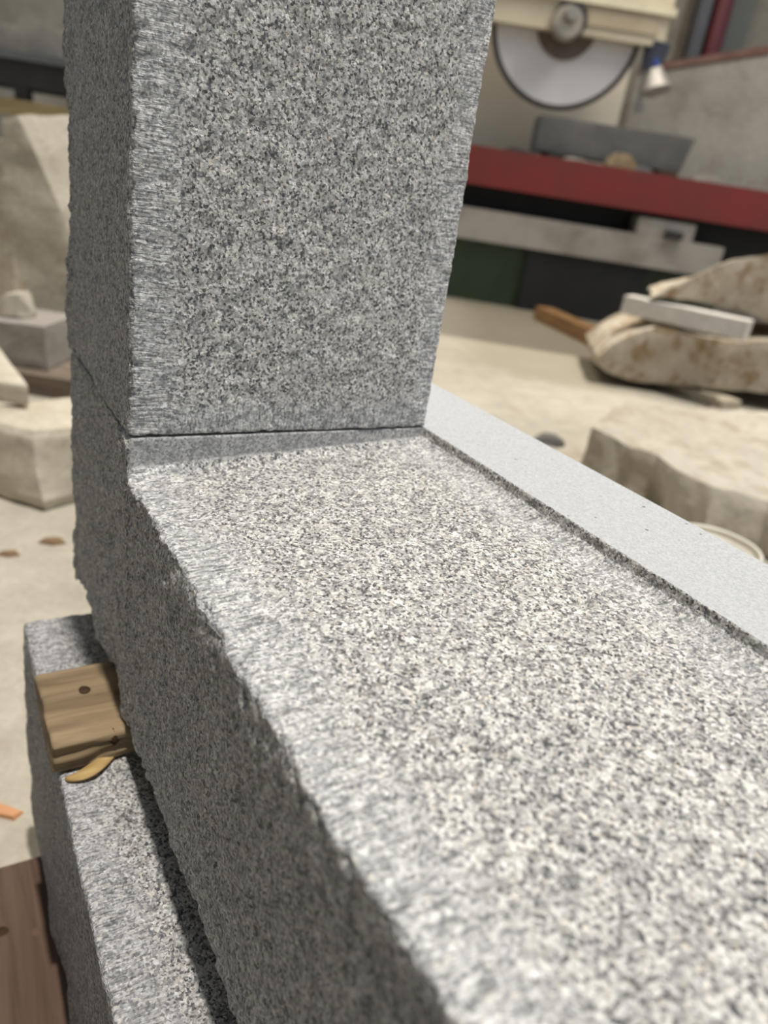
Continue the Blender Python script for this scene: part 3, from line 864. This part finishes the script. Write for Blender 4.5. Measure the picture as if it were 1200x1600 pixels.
# slab being cut, on battens
SL = BT + 0.22
a0, zt8 = S(846, 178, SL); a1, _ = S(1090, 210, SL); a1b, zb8 = S(1070, 244, SL)
a0b = S(838, 225, SL)[0]
DARKST = stone('dark_grey_stone', (0.115, 0.115, 0.11), (0.17, 0.165, 0.16), None, 4.0, 0.003, 40.0)
zb8 = zR + 0.035
st = [[(a0b, SL, zb8), (a0, SL, zt8), (a0, SL + 0.35, zt8), (a0b, SL + 0.35, zb8)],
      [((a0b + a1b) / 2, SL, zb8), ((a0 + a1) / 2, SL, zt8), ((a0 + a1) / 2, SL + 0.35, zt8), ((a0b + a1b) / 2, SL + 0.35, zb8)],
      [(a1b, SL, zb8), (a1, SL, zt8), (a1, SL + 0.35, zt8), (a1b, SL + 0.35, zb8)]]
loft('cut_stone_slab', st, DARKST, 'dark grey stone slab on the saw table under the saw blade', 'stone slab', 3, 0.002, 5.0, seed=25)
for k, (px, lab, mt) in enumerate(((868, 'dark batten under the blade end of the dark grey slab', STEEL), (1046, 'dark wooden batten under the free end of the dark grey slab', wood('wet_batten', (0.07, 0.05, 0.035), (0.13, 0.09, 0.06), 'Y')))):
    a_ = S(px, 245, SL)[0]
    bm = bmesh.new(); flat_box(bm, -0.05, 0.05, -0.10, 0.42, 0, 0.0335)
    tag(bm_obj('batten', bm, mt, None, W3(a_, SL, zR - 0.003), ROTZ, bevel=0.004), lab, 'batten')
a_ = S(972, 250, BT + 0.05)[0]
st = []
for da, hh_ in ((-0.085, 0.03), (-0.04, 0.075), (0.03, 0.08), (0.085, 0.03)):
    st.append([(a_ + da, BT + 0.02, zR + 0.001), (a_ + da, BT + 0.03, zR + hh_), (a_ + da, BT + 0.11, zR + hh_), (a_ + da, BT + 0.12, zR + 0.001)])
loft('stone_offcut', st, stone('brown_offcut', (0.22, 0.16, 0.09), (0.34, 0.27, 0.17)), 'brown stone offcut lying on the red beam in front of the dark grey slab', 'stone', 2, 0.008, 12.0, seed=27, ground=zR + 0.001)
a_ = S(1112, 268, BT + 0.15)[0]
st = []
for da, hh_ in ((-0.10, 0.02), (-0.03, 0.045), (0.05, 0.035), (0.10, 0.015)):
    st.append([(a_ + da, BT + 0.13, zR - 0.003), (a_ + da, BT + 0.14, zR + hh_), (a_ + da, BT + 0.19, zR + hh_), (a_ + da, BT + 0.20, zR - 0.003)])
loft('stone_offcut', st, GREYST, 'flat grey stone offcut on the saw table past the end of the dark grey slab', 'stone', 2, 0.006, 14.0, seed=29, ground=zR - 0.003)

for px, w_, hh_, mt, lab in ((812, 0.10, 0.022, STEEL, 'dark flat scrap lying on the red beam near the jamb'),
                             (902, 0.07, 0.020, GREYST, 'small pale stone chip on the red beam under the dark grey slab'),
                             (1012, 0.05, 0.030, DARKST, 'small dark stone chip on the red beam beside the brown offcut')):
    a_ = S(px, 245, BT + 0.03)[0]
    st = []
    for da, k_ in ((-w_, 0.4), (-w_ * 0.4, 1.0), (w_ * 0.3, 0.8), (w_, 0.3)):
        st.append([(a_ + da, BT + 0.02, zR + 0.001), (a_ + da, BT + 0.025, zR + hh_ * k_), (a_ + da, BT + 0.085, zR + hh_ * k_), (a_ + da, BT + 0.09, zR + 0.001)])
    loft('scrap_piece', st, mt, lab, 'scrap', 2, 0.003, 20.0, seed=31 + px, ground=zR + 0.001)

# bridge saw: column, arm, blade, flange, spindle, water nozzle
BB = BT + 0.42                      # blade plane
sw = empty('bridge_saw', W3(0, BB, ZF), ROTZ, 'cream stone saw with a large round blade hanging over the dark grey slab', 'stone saw')
def sw_(name, x0, x1, y0, y1, z0, z1, mat, bevel=0.01):
    return part_box(name, sw, x0, x1, y0, y1, z0 - ZF, z1 - ZF, mat, bevel)
ca, cz = S(887, 40, BB)
bot = S(884, 173, BB)
RB = math.hypot(cz - bot[1], ca - bot[0])
def disc(name, r0, r1, y0, y1, mat, seg=64, teeth=0):
    """ring between r0 and r1 around the spindle, standing upright along the arm"""
    bm = bmesh.new()
    ring_ = []
    for (r_, y_) in ((r0, y0), (r1, y0), (r1, y1), (r0, y1)):
        ring_.append([bm.verts.new((ca + r_ * math.cos(2 * math.pi * k / seg), y_, cz - ZF + r_ * math.sin(2 * math.pi * k / seg))) for k in range(seg)])
    for i in range(4):
        A_, B_ = ring_[i], ring_[(i + 1) % 4]
        for k in range(seg):
            bm.faces.new((A_[k], A_[(k + 1) % seg], B_[(k + 1) % seg], B_[k]))
    return bm_obj(name, bm, mat, sw)
bl = disc('blade', 0.02, RB - 0.03, -0.004, 0.004, paint('brushed_steel', (0.70, 0.68, 0.67), 0.5, 0.1, (0.60, 0.57, 0.55), 2.0, 0.5))
seg_o = disc('cutting_rim', RB - 0.03, RB, -0.006, 0.006, paint('dark_rim', (0.05, 0.04, 0.037), 0.6, 0.2))
seg_o.parent = bl
disc('flange', 0.02, RB * 0.40, -0.03, -0.0045, paint('brown_flange', (0.14, 0.105, 0.08), 0.6, 0.2, (0.08, 0.06, 0.05)))
za = S(890, 51, BB - 0.12)[1]        # underside of the arm
aA1 = S(1040, 60, BB - 0.12)[0]; aA0 = S(600, 10, BB - 0.12)[0]
zrg = S(1000, 20, BB - 0.12)[1]
sw_('arm', aA0, aA1, -0.12, -0.035, za, za + 0.75, CREAM, 0.012)
a0 = S(918, 20, BB - 0.13)[0]; a1 = S(1030, 40, BB - 0.13)[0]
sw_('cover_ridge', aA0 + 0.02, aA1 + 0.02, -0.155, -0.121, zrg, zrg + 0.04, paint('pale_cream', (0.72, 0.66, 0.48), 0.5), 0.008)
sw_('cover_plate', a0, a1, -0.135, -0.121, za + 0.05, zrg - 0.015, paint('stained_cream', (0.46, 0.38, 0.27), 0.6, 0, (0.36, 0.28, 0.19)), 0.012)
hx, hz = S(890, 30, BB - 0.2)
def cyl_y(name, x, z, r0, r1, y0, y1, mat, seg=28):
    bm = bmesh.new()
    A_ = [bm.verts.new((x + r0 * math.cos(2 * math.pi * k / seg), y0, z - ZF + r0 * math.sin(2 * math.pi * k / seg))) for k in range(seg)]
    B_ = [bm.verts.new((x + r1 * math.cos(2 * math.pi * k / seg), y1, z - ZF + r1 * math.sin(2 * math.pi * k / seg))) for k in range(seg)]
    for k in range(seg):
        bm.faces.new((A_[k], A_[(k + 1) % seg], B_[(k + 1) % seg], B_[k]))
    bm.faces.new(A_); bm.faces.new(B_)
    return bm_obj(name, bm, mat, sw, bevel=0.006, smooth=False)
cyl_y('hub_ring', hx + 0.01, hz + 0.005, 0.10, 0.10, -0.145, -0.121, paint('dark_ring', (0.05, 0.045, 0.045), 0.5, 0.2))
cyl_y('hub', hx - 0.005, hz - 0.015, 0.078, 0.09, -0.23, -0.146, paint('grey_beige_hub', (0.40, 0.36, 0.30), 0.4, 0.2))
cyl_y('spindle_nut', hx, hz + 0.015, 0.032, 0.042, -0.29, -0.231, paint('nut_steel', (0.38, 0.34, 0.29), 0.3, 0.6))
# column carrying the arm, cream sheet metal behind the blade
a0 = S(560, 200, BB + 0.55)[0]; a1 = S(980, 130, BB + 0.55)[0]
sw_('column', a0, a1, 0.55, 0.95, ZF, za + 0.9, paint('cream_sheet', (0.66, 0.60, 0.50), 0.6, 0, (0.58, 0.52, 0.43), 2.0, 0.5), 0.012)
sw_('carriage_beam', aA0, aA0 + 0.5, -0.034, 0.56, za + 0.35, za + 0.7, CREAM, 0.012)
# water nozzle on the arm's end
na, nz_ = S(1034, 78, BB - 0.06)
bm = bmesh.new()
def tube(bm, p0, p1, r0, r1, seg=18):
    d = (Vector(p1) - Vector(p0)); q = d.to_track_quat('Z', 'Y').to_matrix()
    A_ = [bm.verts.new(Vector(p0) + q @ Vector((r0 * math.cos(2 * math.pi * k / seg), r0 * math.sin(2 * math.pi * k / seg), 0))) for k in range(seg)]
    B_ = [bm.verts.new(Vector(p1) + q @ Vector((r1 * math.cos(2 * math.pi * k / seg), r1 * math.sin(2 * math.pi * k / seg), 0))) for k in range(seg)]
    for k in range(seg):
        bm.faces.new((A_[k], A_[(k + 1) % seg], B_[(k + 1) % seg], B_[k]))
    bm.faces.new(A_[::-1]); bm.faces.new(B_)
t0 = Vector((na - 0.02, -0.06, za - ZF + 0.02)); t1 = t0 + Vector((-0.01, -0.01, -0.11)); t2 = t1 + Vector((0.03, -0.03, -0.05))
tube(bm, t0 + Vector((-0.01, 0, 0)), t1 + Vector((-0.01, 0, -0.03)), 0.075, 0.055)
nb = bm_obj('nozzle_holder', bm, paint('dark_blue_holder', (0.04, 0.045, 0.07), 0.5), sw, bevel=0.004)
bm = bmesh.new(); tube(bm, t1 + Vector((0.0, -0.045, 0.03)), t1 + Vector((0.004, -0.05, -0.01)), 0.018, 0.018)
c_ = bm_obj('blue_fitting', bm, paint('blue_plastic', (0.03, 0.07, 0.30), 0.4), nb)
bm = bmesh.new(); tube(bm, t1 + Vector((0.005, -0.01, -0.001)), t1 + Vector((0.045, -0.05, -0.13)), 0.038, 0.085, 24); 
bm_obj('nozzle_cone', bm, paint('bright_aluminium', (0.50, 0.47, 0.43), 0.4, 0.3), nb, bevel=0.004)
bm = bmesh.new(); tube(bm, t1 + Vector((-0.05, -0.01, -0.0)), t1 + Vector((-0.03, -0.03, -0.21)), 0.014, 0.014)
tube(bm, t1 + Vector((-0.03, -0.03, -0.205)), t1 + Vector((-0.028, -0.032, -0.25)), 0.028, 0.024)
bm_obj('water_pipe', bm, paint('grey_pipe', (0.25, 0.23, 0.21), 0.5, 0.3), nb)

# concrete splash wall running obliquely behind the saw
CONC = stone('splash_concrete', (0.37, 0.345, 0.31), (0.46, 0.43, 0.385), (0.32, 0.28, 0.235), 2.2, 0.005, 25.0)
BPa, BPb = 6.6, 6.0
pa, zpa = S(1000, 104, BPa); pb, zpb = S(1400, 40, BPb)
P0, P1 = W3(pa, BPa, 0), W3(pb, BPb, 0)
dv = P1 - P0; LL = dv.length; rz = math.atan2(dv.y, dv.x)
spw = empty('splash_wall', W3(pa, BPa, ZF), rz, 'grey concrete splash wall behind the saw with a rusty red rail along its rising top', 'splash wall')
def wedge(name, z0a, z0b, z1a, z1b, y0, y1, mat, bev):
    bm = bmesh.new()
    vs = [bm.verts.new(p) for p in ((0, y0, z0a), (LL, y0, z0b), (LL, y1, z0b), (0, y1, z0a), (0, y0, z1a), (LL, y0, z1b), (LL, y1, z1b), (0, y1, z1a))]
    for q in ((0, 3, 2, 1), (4, 5, 6, 7), (0, 1, 5, 4), (1, 2, 6, 5), (2, 3, 7, 6), (3, 0, 4, 7)):
        bm.faces.new([vs[k] for k in q])
    return bm_obj(name, bm, mat, spw, bevel=bev)
wedge('wall_panel', 0, 0, zpa - ZF - 0.05, zpb - ZF - 0.05, 0, 0.15, CONC, 0.01)
wedge('top_rail', zpa - ZF - 0.049, zpb - ZF - 0.049, zpa - ZF, zpb - ZF, -0.02, 0.17, paint('rusty_red', (0.17, 0.075, 0.06), 0.7, 0, (0.30, 0.20, 0.16), 6.0, 0.7), 0.006)

# services on the back wall
def post(name, pxc, wpx, b, mat, label, cat, depth=0.12, py=40):
    a_, _ = S(pxc, py, b)
    w_ = wpx / F_PX * b
    bm = bmesh.new(); flat_box(bm, -w_ / 2, w_ / 2, 0, depth, 0, 3.3 - ZF)
    return tag(bm_obj(name, bm, mat, None, W3(a_, b, ZF), ROTZ, bevel=0.006), label, cat)
post('steel_column', 1130, 66, 7.05, paint('grey_green_steel', (0.15, 0.165, 0.155), 0.6, 0, (0.14, 0.14, 0.13)), 'broad grey-green steel column against the back wall behind the red pipe', 'column', 0.24)
a_, _ = S(1122, 40, 6.95)
bm = bmesh.new()
tube(bm, (0, 0, 0), (0, 0, 3.3 - ZF), 0.07, 0.07, 24)
tag(bm_obj('red_pipe', bm, paint('deep_red', (0.13, 0.02, 0.03), 0.45, 0, (0.13, 0.03, 0.03)), None, W3(a_, 6.95, ZF), ROTZ), 'dark red vertical pipe in front of the grey-green column', 'pipe')
post('steel_upright', 1096, 14, 6.88, paint('blue_grey_steel', (0.10, 0.105, 0.125), 0.5), 'narrow blue-grey steel upright beside the red pipe', 'upright', 0.12)
post('conduit', 1073, 8, 7.2, paint('brown_conduit', (0.20, 0.165, 0.13), 0.6), 'thin brown conduit running up the back wall', 'conduit', 0.06)
